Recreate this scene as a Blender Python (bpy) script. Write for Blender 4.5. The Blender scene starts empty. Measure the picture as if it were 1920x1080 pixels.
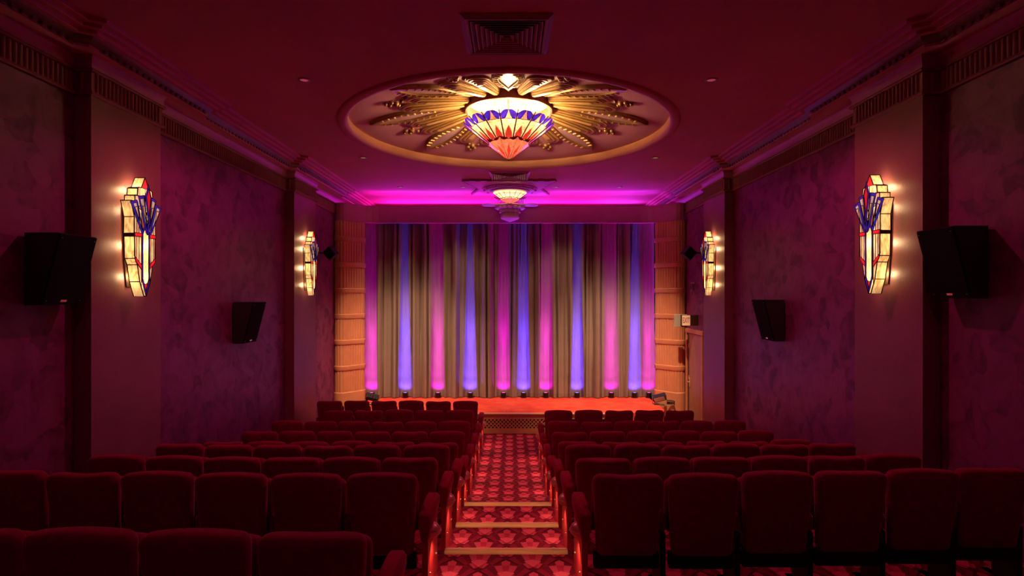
import bpy, bmesh, math, random
from mathutils import Vector, Matrix
R = math.radians; PI = math.pi
random.seed(7)
scene = bpy.context.scene
C = scene.collection

# ------------------------------------------------------------------ camera, world, exposure
E = 3.11                     # eye height above the floor in front of the stage
cam_d = bpy.data.cameras.new('camera'); cam = bpy.data.objects.new('camera', cam_d); C.objects.link(cam)
cam_d.sensor_width = 36; cam_d.lens = 20.0; cam_d.shift_y = 12/1920; cam_d.clip_start = 0.05; cam_d.clip_end = 60
cam.location = (0.05, 0, E); cam.rotation_euler = (PI/2, 0, 0)
scene.camera = cam
w = bpy.data.worlds.new('world'); scene.world = w; w.use_nodes = True
w.node_tree.nodes['Background'].inputs[0].default_value = (0.0, 0.0, 0.0, 1)
w.node_tree.nodes['Background'].inputs[1].default_value = 0.0
vs = scene.view_settings
vs.view_transform = 'Standard'; vs.look = 'None'; vs.gamma = 1; vs.use_curve_mapping = False
vs.exposure = 0.0
scene.cycles.use_denoising = True
scene.cycles.max_bounces = 6; scene.cycles.diffuse_bounces = 4; scene.cycles.glossy_bounces = 3
scene.cycles.sample_clamp_indirect = 3.0
scene.cycles.caustics_reflective = False; scene.cycles.caustics_refractive = False

# light powers (W)
P_STAGE, P_UP_M, P_UP_B, P_COVE, P_CHAND, P_SCONCE, P_AISLE, P_HOUSE = 270, 74, 165, 90, 270, 11, 7.5, 130
COL_WARM = (1.0, 0.62, 0.30); COL_MAG = (0.92, 0.0, 0.95); COL_BLUE = (0.09, 0.05, 1.0); COL_VIOLET = (0.60, 0.0, 1.0)
COL_STAGE = (1.0, 0.62, 0.34); COL_HOUSE = (1.0, 0.11, 0.30)

# ------------------------------------------------------------------ helpers
def tag(o, label=None, cat=None, group=None, kind=None):
    if label: o['label'] = label
    if cat: o['category'] = cat
    if group: o['group'] = group
    if kind: o['kind'] = kind
    return o
def empty(name, loc=(0,0,0), rz=0, parent=None):
    o = bpy.data.objects.new(name, None); C.objects.link(o)
    o.location = loc; o.rotation_euler = (0,0,rz); o.parent = parent; o.empty_display_size = .1
    return o
class MB:
    def __init__(s): s.v = []; s.f = []; s.sm = False
    def add(s, vs, fs):
        b = len(s.v); s.v += [tuple(p) for p in vs]; s.f += [tuple(i+b for i in f) for f in fs]; return s
    def box(s, x0,x1,y0,y1,z0,z1):
        return s.add([(x0,y0,z0),(x1,y0,z0),(x1,y1,z0),(x0,y1,z0),(x0,y0,z1),(x1,y0,z1),(x1,y1,z1),(x0,y1,z1)],
              [(0,3,2,1),(4,5,6,7),(0,1,5,4),(1,2,6,5),(2,3,7,6),(3,0,4,7)])
    def cbox(s, x0,x1,y0,y1,z0,z1,c=.006):       # box with chamfered vertical and horizontal edges
        xs=(x0,x0+c,x1-c,x1); ys=(y0,y0+c,y1-c,y1)
        def ring(z,ins):
            a=[(x0+ins+c,y0+ins),(x1-ins-c,y0+ins),(x1-ins,y0+ins+c),(x1-ins,y1-ins-c),(x1-ins-c,y1-ins),(x0+ins+c,y1-ins),(x0+ins,y1-ins-c),(x0+ins,y0+ins+c)]
            return [(p[0],p[1],z) for p in a]
        return s.loft([ring(z0,c),ring(z0+c,0),ring(z1-c,0),ring(z1,c)])
    def loft(s, rings, closed=True, caps=True):
        n = len(rings[0]); vs=[p for r in rings for p in r]; fs=[]
        for k in range(len(rings)-1):
            for i in range(n if closed else n-1):
                j=(i+1)%n; fs.append((k*n+i,k*n+j,(k+1)*n+j,(k+1)*n+i))
        if caps and closed:
            fs.append(tuple(range(n-1,-1,-1))); fs.append(tuple((len(rings)-1)*n+i for i in range(n)))
        return s.add(vs,fs)
    def lathe(s, prof, n=32, cx=0, cy=0, caps=False, a0=0):
        return s.loft([[(cx+r*math.cos(a0+2*PI*i/n), cy+r*math.sin(a0+2*PI*i/n), z) for i in range(n)] for r,z in prof], True, caps)
    def prism(s, pts, d, axis='z', o=0.0):        # polygon (a,b) extruded from o to o+d along axis
        m={'z':lambda a,b,c:(a,b,c),'y':lambda a,b,c:(a,c,b),'x':lambda a,b,c:(c,a,b)}[axis]
        return s.loft([[m(a,b,o) for a,b in pts],[m(a,b,o+d) for a,b in pts]])
    def tube(s, pts, r, n=8, caps=True):
        rings=[]; pts=[Vector(p) for p in pts]; up=None
        for i,p in enumerate(pts):
            t=(pts[min(i+1,len(pts)-1)]-pts[max(i-1,0)]).normalized()
            if up is None: up=Vector((0,0,1)) if abs(t.z)<.9 else Vector((1,0,0))
            a=t.cross(up).normalized(); b=a.cross(t).normalized(); up=b
            rr=r[i] if isinstance(r,(list,tuple)) else r
            rings.append([p+a*rr*math.cos(2*PI*k/n)+b*rr*math.sin(2*PI*k/n) for k in range(n)])
        return s.loft(rings,True,caps)
    def sphere(s,c,r,n=10,m=6,sz=1):
        rings=[[(c[0]+r*math.sin(PI*k/m)*math.cos(2*PI*i/n),c[1]+r*math.sin(PI*k/m)*math.sin(2*PI*i/n),c[2]+sz*r*math.cos(PI*k/m)) for i in range(n)] for k in range(1,m)]
        s.loft(rings)
        return s
    def mesh(s,name,mat,smooth=None):
        me=bpy.data.meshes.new(name); me.from_pydata(s.v,[],s.f)
        bm=bmesh.new(); bm.from_mesh(me); bmesh.ops.recalc_face_normals(bm,faces=bm.faces); bm.to_mesh(me); bm.free()
        if mat: me.materials.append(mat)
        if smooth is not None:
            me.shade_smooth()
            try: me.set_sharp_from_angle(angle=R(smooth))
            except Exception: pass
        return me
    def build(s,name,mat,parent=None,smooth=None,loc=None):
        o=bpy.data.objects.new(name,s.mesh(name,mat,smooth)); C.objects.link(o); o.parent=parent
        if loc: o.location=loc
        return o
def inst(name, me, parent=None, loc=(0,0,0), rz=0):
    o=bpy.data.objects.new(name,me); C.objects.link(o); o.parent=parent; o.location=loc; o.rotation_euler=(0,0,rz); return o
def light(name, typ, loc, power, col, parent=None, **k):
    d=bpy.data.lights.new(name,typ); d.energy=power; d.color=col
    for a,b in k.items():
        if a not in('aim',): setattr(d,a,b)
    o=bpy.data.objects.new(name,d); C.objects.link(o); o.location=loc; o.parent=parent
    if 'aim' in k: o.rotation_euler=Vector(k['aim']).to_track_quat('-Z','Y').to_euler()
    return o
def rrect(w0,w1,z0,z1,rt,rb,n=5,dip=0):
    """rounded trapezoid outline: half width w0 at z0 to w1 at z1"""
    pts=[]
    def arc(cx,cz,r,a0,a1):
        for i in range(n+1):
            a=a0+(a1-a0)*i/n; pts.append((cx+r*math.cos(a),cz+r*math.sin(a)))
    arc(w0-rb,z0+rb,rb,-PI/2,0); arc(w1-rt,z1-rt,rt,0,PI/2)
    for i in range(1,8):
        t=1-2*i/8; pts.append(((w1-rt)*t,z1-dip*(1-t*t)**2+.012*(1-t*t)))
    arc(-w1+rt,z1-rt,rt,PI/2,PI); arc(-w0+rb,z0+rb,rb,PI,PI*1.5)
    return pts
def pillow(mb, pts, y0, y1, rad=.03, bulge=.012, lean=0.0, zc=None):
    """a padded slab: outline in (x,z), thickness y0..y1, rounded edge; lean shears y with z"""
    cx=sum(p[0] for p in pts)/len(pts); cz=sum(p[1] for p in pts)/len(pts)
    hw=max(abs(p[0]-cx) for p in pts); hh=max(abs(p[1]-cz) for p in pts); z0=min(p[1] for p in pts)
    def ring(ins,y):
        sx=1-ins/hw; sz=1-ins/hh
        out=[]
        for a,b in pts:
            x=cx+(a-cx)*sx; z=cz+(b-cz)*sz; out.append((x,y-lean*(z-z0),z))
        return out
    rings=[ring(hw*.6,y0-bulge),ring(hw*.3,y0-bulge*.7)]
    for i in range(0,4):
        a=PI/2*(1-i/3); rings.append(ring(rad*(1-math.cos(a)),y0+rad*(1-math.sin(a))))
    for i in range(0,4):
        a=PI/2*i/3; rings.append(ring(rad*(1-math.cos(a)),y1-rad*(1-math.sin(a))))
    rings+=[ring(hw*.3,y1+bulge*.7),ring(hw*.6,y1+bulge)]
    return mb.loft(rings)
def offset_path(path, d):
    """offset an open plan polyline to its right-hand side by d (mitred)"""
    out=[]; n=len(path)
    nr=[]
    for i in range(n-1):
        t=Vector((path[i+1][0]-path[i][0],path[i+1][1]-path[i][1])).normalized(); nr.append(Vector((t.y,-t.x)))
    for i in range(n):
        p=Vector(path[i][:2])
        if i==0: q=p+nr[0]*d
        elif i==n-1: q=p+nr[-1]*d
        else:
            m=(nr[i-1]+nr[i]); m/= (1+nr[i-1].dot(nr[i])); q=p+m*d
        out.append((q.x,q.y))
    return out
def sweep(mb, path, prof, close=False):
    rows=[[(x,y,z) for (x,y) in offset_path(path,o)] for o,z in prof]
    n=len(path)
    vs=[p for r in rows for p in r]; fs=[]
    for k in range(len(rows)-1):
        for i in range(n-1): fs.append((k*n+i,k*n+i+1,(k+1)*n+i+1,(k+1)*n+i))
    return mb.add(vs,fs)
def mirror(mb):
    m=MB(); m.v=[(-x,y,z) for x,y,z in mb.v]; m.f=[tuple(reversed(f)) for f in mb.f]; return m

# ------------------------------------------------------------------ materials
def nmat(name):
    m=bpy.data.materials.new(name); m.use_nodes=True; nt=m.node_tree; b=nt.nodes['Principled BSDF']; return m,nt,b
def N(nt,t,**k):
    n=nt.nodes.new(t)
    for a,v in k.items():
        if a in n.inputs.keys() if isinstance(a,str) else False: n.inputs[a].default_value=v
        else: setattr(n,a,v)
    return n
def ramp(nt,stops,interp='LINEAR'):
    r=nt.nodes.new('ShaderNodeValToRGB'); e=r.color_ramp.elements; r.color_ramp.interpolation=interp
    while len(e)<len(stops): e.new(.5)
    for x,(p,c) in zip(e,stops): x.position=p; x.color=(*c,1)
    return r
def mat(name,col,rough=.6,metal=0,col2=None,scale=8,bump=0,bscale=None,sheen=0,detail=4,spec=.5,stretch=None,lo=.35,hi=.65):
    m,nt,b=nmat(name)
    b.inputs['Roughness'].default_value=rough; b.inputs['Metallic'].default_value=metal
    b.inputs['Specular IOR Level'].default_value=spec
    b.inputs['Base Color'].default_value=(*col,1)
    if sheen: b.inputs['Sheen Weight'].default_value=sheen; b.inputs['Sheen Roughness'].default_value=.35; b.inputs['Sheen Tint'].default_value=(1,.25,.35,1)
    tc=nt.nodes.new('ShaderNodeTexCoord'); src=tc.outputs['Object']
    if stretch:
        mp=nt.nodes.new('ShaderNodeMapping'); mp.inputs['Scale'].default_value=stretch; nt.links.new(src,mp.inputs[0]); src=mp.outputs[0]
    if col2:
        n=nt.nodes.new('ShaderNodeTexNoise'); n.inputs['Scale'].default_value=scale; n.inputs['Detail'].default_value=detail
        nt.links.new(src,n.inputs['Vector']); r=ramp(nt,[(lo,col),(hi,col2)]); nt.links.new(n.outputs['Fac'],r.inputs[0]); nt.links.new(r.outputs[0],b.inputs['Base Color'])
    if bump:
        n2=nt.nodes.new('ShaderNodeTexNoise'); n2.inputs['Scale'].default_value=bscale or scale*3; n2.inputs['Detail'].default_value=3
        nt.links.new(src,n2.inputs['Vector']); bp=nt.nodes.new('ShaderNodeBump'); bp.inputs['Strength'].default_value=bump; bp.inputs['Distance'].default_value=.02
        nt.links.new(n2.outputs['Fac'],bp.inputs['Height']); nt.links.new(bp.outputs[0],b.inputs['Normal'])
    return m
def wall_paint():
    m,nt,b=nmat('suede_effect_wall_paint')
    tc=nt.nodes.new('ShaderNodeTexCoord')
    wn=nt.nodes.new('ShaderNodeTexNoise'); wn.inputs['Scale'].default_value=2.2; wn.inputs['Detail'].default_value=3
    mx=nt.nodes.new('ShaderNodeVectorMath'); mx.operation='MULTIPLY_ADD'; mx.inputs[1].default_value=(.5,.5,.5)
    nt.links.new(tc.outputs['Object'],wn.inputs['Vector']); nt.links.new(wn.outputs['Color'],mx.inputs[0]); nt.links.new(tc.outputs['Object'],mx.inputs[2])
    v=nt.nodes.new('ShaderNodeTexVoronoi'); v.inputs['Scale'].default_value=4.2; nt.links.new(mx.outputs[0],v.inputs['Vector'])
    n=nt.nodes.new('ShaderNodeTexNoise'); n.inputs['Scale'].default_value=6; n.inputs['Detail'].default_value=6; nt.links.new(mx.outputs[0],n.inputs['Vector'])
    sp=nt.nodes.new('ShaderNodeSeparateColor'); nt.links.new(v.outputs['Color'],sp.inputs[0])
    mm=nt.nodes.new('ShaderNodeMath'); mm.operation='MULTIPLY_ADD'; mm.inputs[1].default_value=.45; nt.links.new(sp.outputs[0],mm.inputs[0]); nt.links.new(n.outputs['Fac'],mm.inputs[2])
    r=ramp(nt,[(.42,(.12,.015,.075)),(.62,(.20,.028,.13)),(.95,(.26,.04,.165))]); nt.links.new(mm.outputs[0],r.inputs[0]); nt.links.new(r.outputs[0],b.inputs['Base Color'])
    rr=nt.nodes.new('ShaderNodeMapRange'); rr.inputs[3].default_value=.62; rr.inputs[4].default_value=.42; nt.links.new(mm.outputs[0],rr.inputs[0]); nt.links.new(rr.outputs[0],b.inputs['Roughness'])
    bp=nt.nodes.new('ShaderNodeBump'); bp.inputs['Strength'].default_value=.25; bp.inputs['Distance'].default_value=.02; nt.links.new(mm.outputs[0],bp.inputs['Height']); nt.links.new(bp.outputs[0],b.inputs['Normal'])
    return m
def carpet():
    """art deco fan carpet: two diamond lattices of fans, each a pale pentagon with radiating blades"""
    m,nt,b=nmat('fan_pattern_carpet'); b.inputs['Roughness'].default_value=.95; b.inputs['Specular IOR Level'].default_value=.1
    L=nt.links.new
    def M(op,a,bb=None,c=None):
        n=nt.nodes.new('ShaderNodeMath'); n.operation=op
        for i,x in enumerate((a,bb,c)):
            if x is None: continue
            if isinstance(x,(int,float)): n.inputs[i].default_value=x
            else: L(x,n.inputs[i])
        return n.outputs[0]
    tc=nt.nodes.new('ShaderNodeTexCoord'); s=nt.nodes.new('ShaderNodeSeparateXYZ'); L(tc.outputs['Object'],s.inputs[0])
    PX,PY=.44,.40
    u=M('DIVIDE',s.outputs[0],PX); v=M('DIVIDE',M('SUBTRACT',s.outputs[1],s.outputs[2]),PY)
    # diamond cell coordinates
    p=M('ADD',u,v); q=M('SUBTRACT',u,v)
    fp=M('SUBTRACT',p,M('ROUND',p)); fq=M('SUBTRACT',q,M('ROUND',q))
    du=M('MULTIPLY',M('ADD',fp,fq),.5); dv=M('MULTIPLY',M('SUBTRACT',fp,fq),.5)     # -0.5..0.5 inside a diamond
    dv2=M('ADD',dv,.5)
    ang=M('ARCTAN2',M('MULTIPLY',du,1.25),M('ADD',dv2,.04))
    rad=M('SQRT',M('ADD',M('MULTIPLY',du,du),M('MULTIPLY',dv2,dv2)))
    blade=M('ABSOLUTE',M('DIVIDE',ang,.22)); bl=M('FLOOR',M('ADD',blade,.5))
    tone=M('FRACT',M('MULTIPLY',M('ADD',bl,M('FLOOR',M('MULTIPLY',rad,2.6))),.382))
    tr=ramp(nt,[(0,(.13,.004,.018)),(.2,(.34,.016,.05)),(.45,(.21,.008,.03)),(.62,(.46,.04,.085)),(.8,(.07,.002,.011))],'CONSTANT'); L(tone,tr.inputs[0])
    # pale pentagon in the heart of each fan
    adu=M('ABSOLUTE',du)
    inp=M('MULTIPLY',M('MULTIPLY',M('LESS_THAN',adu,.15),M('LESS_THAN',dv2,M('SUBTRACT',.53,M('MULTIPLY',adu,.5)))),M('GREATER_THAN',dv2,M('ADD',.20,M('MULTIPLY',adu,1.5))))
    mix=nt.nodes.new('ShaderNodeMix'); mix.data_type='RGBA'; L(inp,mix.inputs[0]); L(tr.outputs[0],mix.inputs[6]); mix.inputs[7].default_value=(.62,.07,.12,1)
    # dark heart at the base
    dk=M('LESS_THAN',rad,.17); mix2=nt.nodes.new('ShaderNodeMix'); mix2.data_type='RGBA'; L(dk,mix2.inputs[0]); L(mix.outputs[2],mix2.inputs[6]); mix2.inputs[7].default_value=(.09,.003,.012,1)
    n=nt.nodes.new('ShaderNodeTexNoise'); n.inputs['Scale'].default_value=140; n.inputs['Detail'].default_value=2; L(tc.outputs['Object'],n.inputs['Vector'])
    mr=nt.nodes.new('ShaderNodeMapRange'); mr.inputs[1].default_value=.3; mr.inputs[2].default_value=.7; mr.inputs[3].default_value=.75; mr.inputs[4].default_value=1.15; L(n.outputs['Fac'],mr.inputs[0])
    hs=nt.nodes.new('ShaderNodeHueSaturation'); L(mr.outputs[0],hs.inputs['Value']); L(mix2.outputs[2],hs.inputs['Color']); L(hs.outputs[0],b.inputs['Base Color'])
    bp=nt.nodes.new('ShaderNodeBump'); bp.inputs['Strength'].default_value=.4; bp.inputs['Distance'].default_value=.004; L(n.outputs['Fac'],bp.inputs['Height']); L(bp.outputs[0],b.inputs['Normal'])
    return m
def glass(name,col,emit,trans=.3,streak=True,var=.45):
    """backlit opalescent glass: passes lamp light (translucent) and glows evenly"""
    m=bpy.data.materials.new(name); m.use_nodes=True; nt=m.node_tree; nt.nodes.clear(); L=nt.links.new
    out=nt.nodes.new('ShaderNodeOutputMaterial'); tc=nt.nodes.new('ShaderNodeTexCoord')
    mp=nt.nodes.new('ShaderNodeMapping'); mp.inputs['Scale'].default_value=(14,14,4); L(tc.outputs['Object'],mp.inputs[0])
    n=nt.nodes.new('ShaderNodeTexNoise'); n.inputs['Scale'].default_value=1.6; n.inputs['Detail'].default_value=5; n.inputs['Distortion'].default_value=1.2; L(mp.outputs[0],n.inputs['Vector'])
    d=tuple(c*(1-var)for c in col); d=(d[0],d[1]*(1-var*.35),d[2]*(1-var*.6))
    r=ramp(nt,[(.36,d),(.6,col)]); L(n.outputs['Fac'],r.inputs[0])
    t=nt.nodes.new('ShaderNodeBsdfTranslucent'); L(r.outputs[0],t.inputs[0])
    g=nt.nodes.new('ShaderNodeBsdfPrincipled'); L(r.outputs[0],g.inputs['Base Color']); g.inputs['Roughness'].default_value=.25
    mx=nt.nodes.new('ShaderNodeMixShader'); mx.inputs[0].default_value=trans; L(g.outputs[0],mx.inputs[1]); L(t.outputs[0],mx.inputs[2])
    e=nt.nodes.new('ShaderNodeEmission'); L(r.outputs[0],e.inputs[0]); e.inputs[1].default_value=emit
    a=nt.nodes.new('ShaderNodeAddShader'); L(mx.outputs[0],a.inputs[0]); L(e.outputs[0],a.inputs[1]); L(a.outputs[0],out.inputs[0])
    return m
def emis(name,col,s):
    m,nt,b=nmat(name); b.inputs['Base Color'].default_value=(*col,1); b.inputs['Emission Color'].default_value=(*col,1); b.inputs['Emission Strength'].default_value=s; return m

M={}
M['wall']=wall_paint()
M['panel']=mat('smooth_panel_paint',(.24,.085,.085),.42,col2=(.28,.10,.10),scale=2,bump=.08,bscale=30)
M['ceiling']=mat('ceiling_paint',(.58,.20,.27),.8,col2=(.64,.22,.30),scale=1.2,bump=.02,bscale=60)
M['dome']=mat('dome_plaster',(.56,.24,.31),.6,col2=(.62,.28,.34),scale=2)
M['trim']=mat('dark_red_trim_paint',(.26,.075,.085),.5,col2=(.31,.09,.10),scale=5)
M['olive']=mat('bronze_olive_moulding',(.15,.085,.05),.5,col2=(.19,.11,.06),scale=9)
M['pink']=mat('rose_cornice_paint',(.48,.12,.25),.55,col2=(.52,.14,.28),scale=4)
M['column']=mat('terracotta_column_paint',(.60,.25,.13),.5,col2=(.66,.29,.15),scale=4)
M['carpet']=carpet()
M['stage_carpet']=mat('red_stage_carpet',(.66,.06,.04),.95,col2=(.78,.11,.06),scale=3,bump=.3,bscale=180,detail=6,spec=.1)
M['velvet']=mat('crimson_velvet',(.22,.005,.03),.85,col2=(.27,.007,.036),scale=20,bump=.15,bscale=260,sheen=.8,spec=.15)
M['velvet2']=mat('bright_crimson_velvet',(.30,.006,.034),.85,col2=(.36,.01,.042),scale=20,bump=.15,bscale=260,sheen=.5,spec=.15)
M['redpanel']=mat('red_lacquer_panel',(.45,.012,.02),.4,col2=(.50,.02,.03),scale=6)
M['black']=mat('black_painted_metal',(.012,.011,.012),.45,spec=.4)
M['speaker']=mat('black_speaker_cabinet',(.020,.011,.010),.7,bump=.1,bscale=200)
M['grille']=mat('black_speaker_cloth',(.008,.007,.008),.9,bump=.2,bscale=300,spec=.1)
M['badge']=mat('silver_badge',(.8,.8,.85),.25,metal=1)
M['curtain']=mat('taupe_drape',(.25,.195,.175),.85,col2=(.29,.225,.20),scale=1.4,bump=.12,bscale=220,spec=.1)
M['hem']=mat('taupe_drape_hem',(.22,.165,.14),.9,col2=(.29,.22,.19),scale=90,bump=.2,bscale=200,spec=.1)
M['wood']=mat('oiled_oak',(.58,.29,.12),.4,col2=(.72,.40,.18),scale=3,stretch=(.8,14,14),bump=.1,bscale=10)
M['nosing']=mat('worn_oak_nosing',(.74,.40,.17),.5,col2=(.92,.56,.26),scale=3,stretch=(1.2,22,22),bump=.2,bscale=9)
M['doorwood']=mat('door_veneer',(.34,.17,.08),.4,col2=(.42,.22,.10),scale=3,stretch=(14,14,.8))
M['darkwood']=mat('dark_frame_wood',(.07,.035,.02),.5)
M['gold']=mat('gold_leaf_paint',(.80,.50,.15),.42,metal=.5,col2=(.90,.60,.22),scale=10)
M['golddark']=mat('antique_bronze_paint',(.34,.18,.055),.45,metal=.5,col2=(.44,.25,.08),scale=12)
M['leafpanel']=mat('satin_leaf_panel',(.52,.30,.30),.3,col2=(.56,.33,.33),scale=3)
M['drum']=mat('rust_drum_paint',(.38,.13,.07),.5)
M['lead']=mat('patinated_lead',(.028,.014,.010),.5,metal=.6)
M['ribs']=mat('dark_copper_ribs',(.16,.035,.018),.45,metal=.3)
M['bronze']=mat('bronze_case',(.09,.045,.022),.45,metal=.6)
M['brass']=mat('ribbed_brass',(.80,.54,.26),.35,metal=.35,col2=(.90,.64,.36),scale=20)
M['steel']=mat('brushed_grey_metal',(.45,.40,.34),.45,metal=.15)
M['plaster']=mat('pale_plaster',(.55,.38,.40),.55,col2=(.6,.42,.44),scale=6)
M['cream']=mat('cream_lamp_plate',(.80,.56,.34),.5)
M['void']=mat('duct_black',(.01,.006,.006),.9)
M['grillpaint']=mat('vent_blade_paint',(.38,.16,.18),.5)
G={}
G['cream']=glass('cream_opal_glass',(1.0,.80,.46),.42)
G['side']=glass('side_opal_glass',(.95,.72,.38),.26,trans=.45)
G['peach']=glass('peach_opal_glass',(1.0,.60,.34),.42)
G['tube']=glass('lamp_tube_glass',(1.0,.66,.36),.55,trans=.7)
G['red']=glass('red_stained_glass',(.85,.02,.03),.55,var=.3)
G['blue']=glass('blue_stained_glass',(.05,.02,.60),.55,trans=.12,var=.35)
G['shade']=glass('shade_opal_glass',(1.0,.70,.40),.40,trans=.22,var=.5)
G['shadered']=glass('shade_red_glass',(.95,.07,.04),.62,trans=.2,var=.3)
G['shadepink']=glass('shade_pink_glass',(1.0,.27,.15),.5,trans=.2,var=.35)
G['shadeyellow']=glass('small_shade_glass',(1.0,.76,.36),2.0,var=.4)

# ------------------------------------------------------------------ room shell
H = 2.55                      # main ceiling above eye
ZC = E + H
W1, W2 = 4.10, 4.27           # lamp panels stand proud of the textured walls
Y0, YB = -2.4, 16.7
DROPS = [(Y0,2.02),(3.72,2.02),(3.72,2.20),(4.89,2.20),(4.89,2.37),(5.86,2.37),(5.86,2.54),(6.90,2.54),(6.90,2.70),
         (7.6,2.80),(8.4,2.885),(9.2,2.95),(10.1,3.00),(11.3,3.055),(12.6,3.11),(YB,3.11)]
def floor_z(y):
    for (a,da),(b,db) in zip(DROPS,DROPS[1:]):
        if a<=y<=b and b>a: z=E-(da+(db-da)*(y-a)/(b-a)); last=z; return z if y<b else z
    return 0
mb=MB(); n=len(DROPS)
vsf=[(-W2-.2,y,E-d) for y,d in DROPS]+[(W2+.2,y,E-d) for y,d in DROPS]
fl=mb.add(vsf,[(i,i+n,i+1+n,i+1) for i in range(n-1)]).build('floor',M['carpet'])
tag(fl,'stepped cinema floor in red fan-patterned carpet, bare along the aisle','floor',kind='structure')

wall_path=[(-W2,Y0),(-W2,5.61),(-W1,5.61),(-W1,6.72),(-W2,6.72),(-W2,10.84),(-W1,10.84),(-W1,12.02),(-W2,12.02),(-W2,YB)]
for side,s in (('left',-1),('right',1)):
    mb=MB(); sweep(mb,wall_path,[(0,-.1),(0,ZC+.05),(-.22,ZC+.05),(-.22,-.1)])
    if s>0: mb=mirror(mb)
    o=mb.build('wall_'+side,M['wall']); o.data.materials.append(M['panel'])
    for p in o.data.polygons:
        c=p.center
        if (5.6<c.y<6.73 or 10.83<c.y<12.03): p.material_index=1
    tag(o,f'{side} auditorium wall, mottled maroon paint with smooth raised lamp panels','wall',kind='structure')
mb=MB().box(-W2-.2,W2+.2,Y0-.12,Y0,-.1,ZC+.1)
tag(mb.build('wall_rear',M['wall']),'maroon rear wall behind the last row of seats','wall',kind='structure')
mb=MB().box(-W2-.2,W2+.2,YB,YB+.12,-.1,ZC+.1)
tag(mb.build('wall_back',M['plaster']),'plain wall behind the stage curtain','wall',kind='structure')

# ceiling slab with a round hole for the dome
CX,CY,RI,RO = 0.0, 8.98, 2.45, 2.60
NC=96; hx=W2+.2; ya,yb=CY-4.2,CY+4.2
angs=sorted(set([2*PI*i/NC for i in range(NC)]+[math.atan2(sy*4.2,sx*hx)%(2*PI) for sx in(-1,1) for sy in(-1,1)]))
inner=[(CX+RI*math.cos(a),CY+RI*math.sin(a),ZC) for a in angs]
outer=[]
for a in angs:
    c,s_=math.cos(a),math.sin(a); k=min(hx/abs(c) if abs(c)>1e-9 else 1e9, 4.2/abs(s_) if abs(s_)>1e-9 else 1e9); outer.append((CX+k*c,CY+k*s_,ZC))
mb=MB(); na=len(angs)
mb.add(inner+outer,[(i,(i+1)%na,na+(i+1)%na,na+i) for i in range(na)])
mb.add([(-hx,Y0-.1,ZC),(hx,Y0-.1,ZC),(hx,ya,ZC),(-hx,ya,ZC)],[(0,1,2,3)])
mb.add([(-hx,yb,ZC),(hx,yb,ZC),(hx,YB+.1,ZC),(-hx,YB+.1,ZC)],[(0,1,2,3)])
ceil=mb.build('ceiling',M['ceiling']); tag(ceil,'plastered ceiling washed in red and magenta light','ceiling',kind='structure')
def dome_h(r):                # height above eye of the shallow dome
    if r<.6: return 3.02
    t=min((r-.6)/1.75,1); return 3.02-.33*t**1.05
prof=[(RI,H-.0)]+[(RI,H+.06),(RI,H+.13)]
prof+=[(RI-.02,H+.135)]+[(r,dome_h(r)) for r in [2.4-.1*i for i in range(19)]]+[(.3,3.02),(.02,3.02)]
MB().lathe([(r,E+z) for r,z in prof[3:]],96,CX,CY).build('dome',M['dome'],ceil,60)
MB().lathe([(r,E+z) for r,z in prof[:4]],96,CX,CY).build('recess_wall',M['column'],ceil,40)
MB().lathe([(RO,ZC),(RO-.01,ZC-.02),(RO-.05,ZC-.03),(RI+.04,ZC-.03),(RI+.005,ZC-.02),(RI-.004,ZC),(RI-.004,ZC+.02)],96,CX,CY).build('rim',M['ceiling'],ceil,50)

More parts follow.
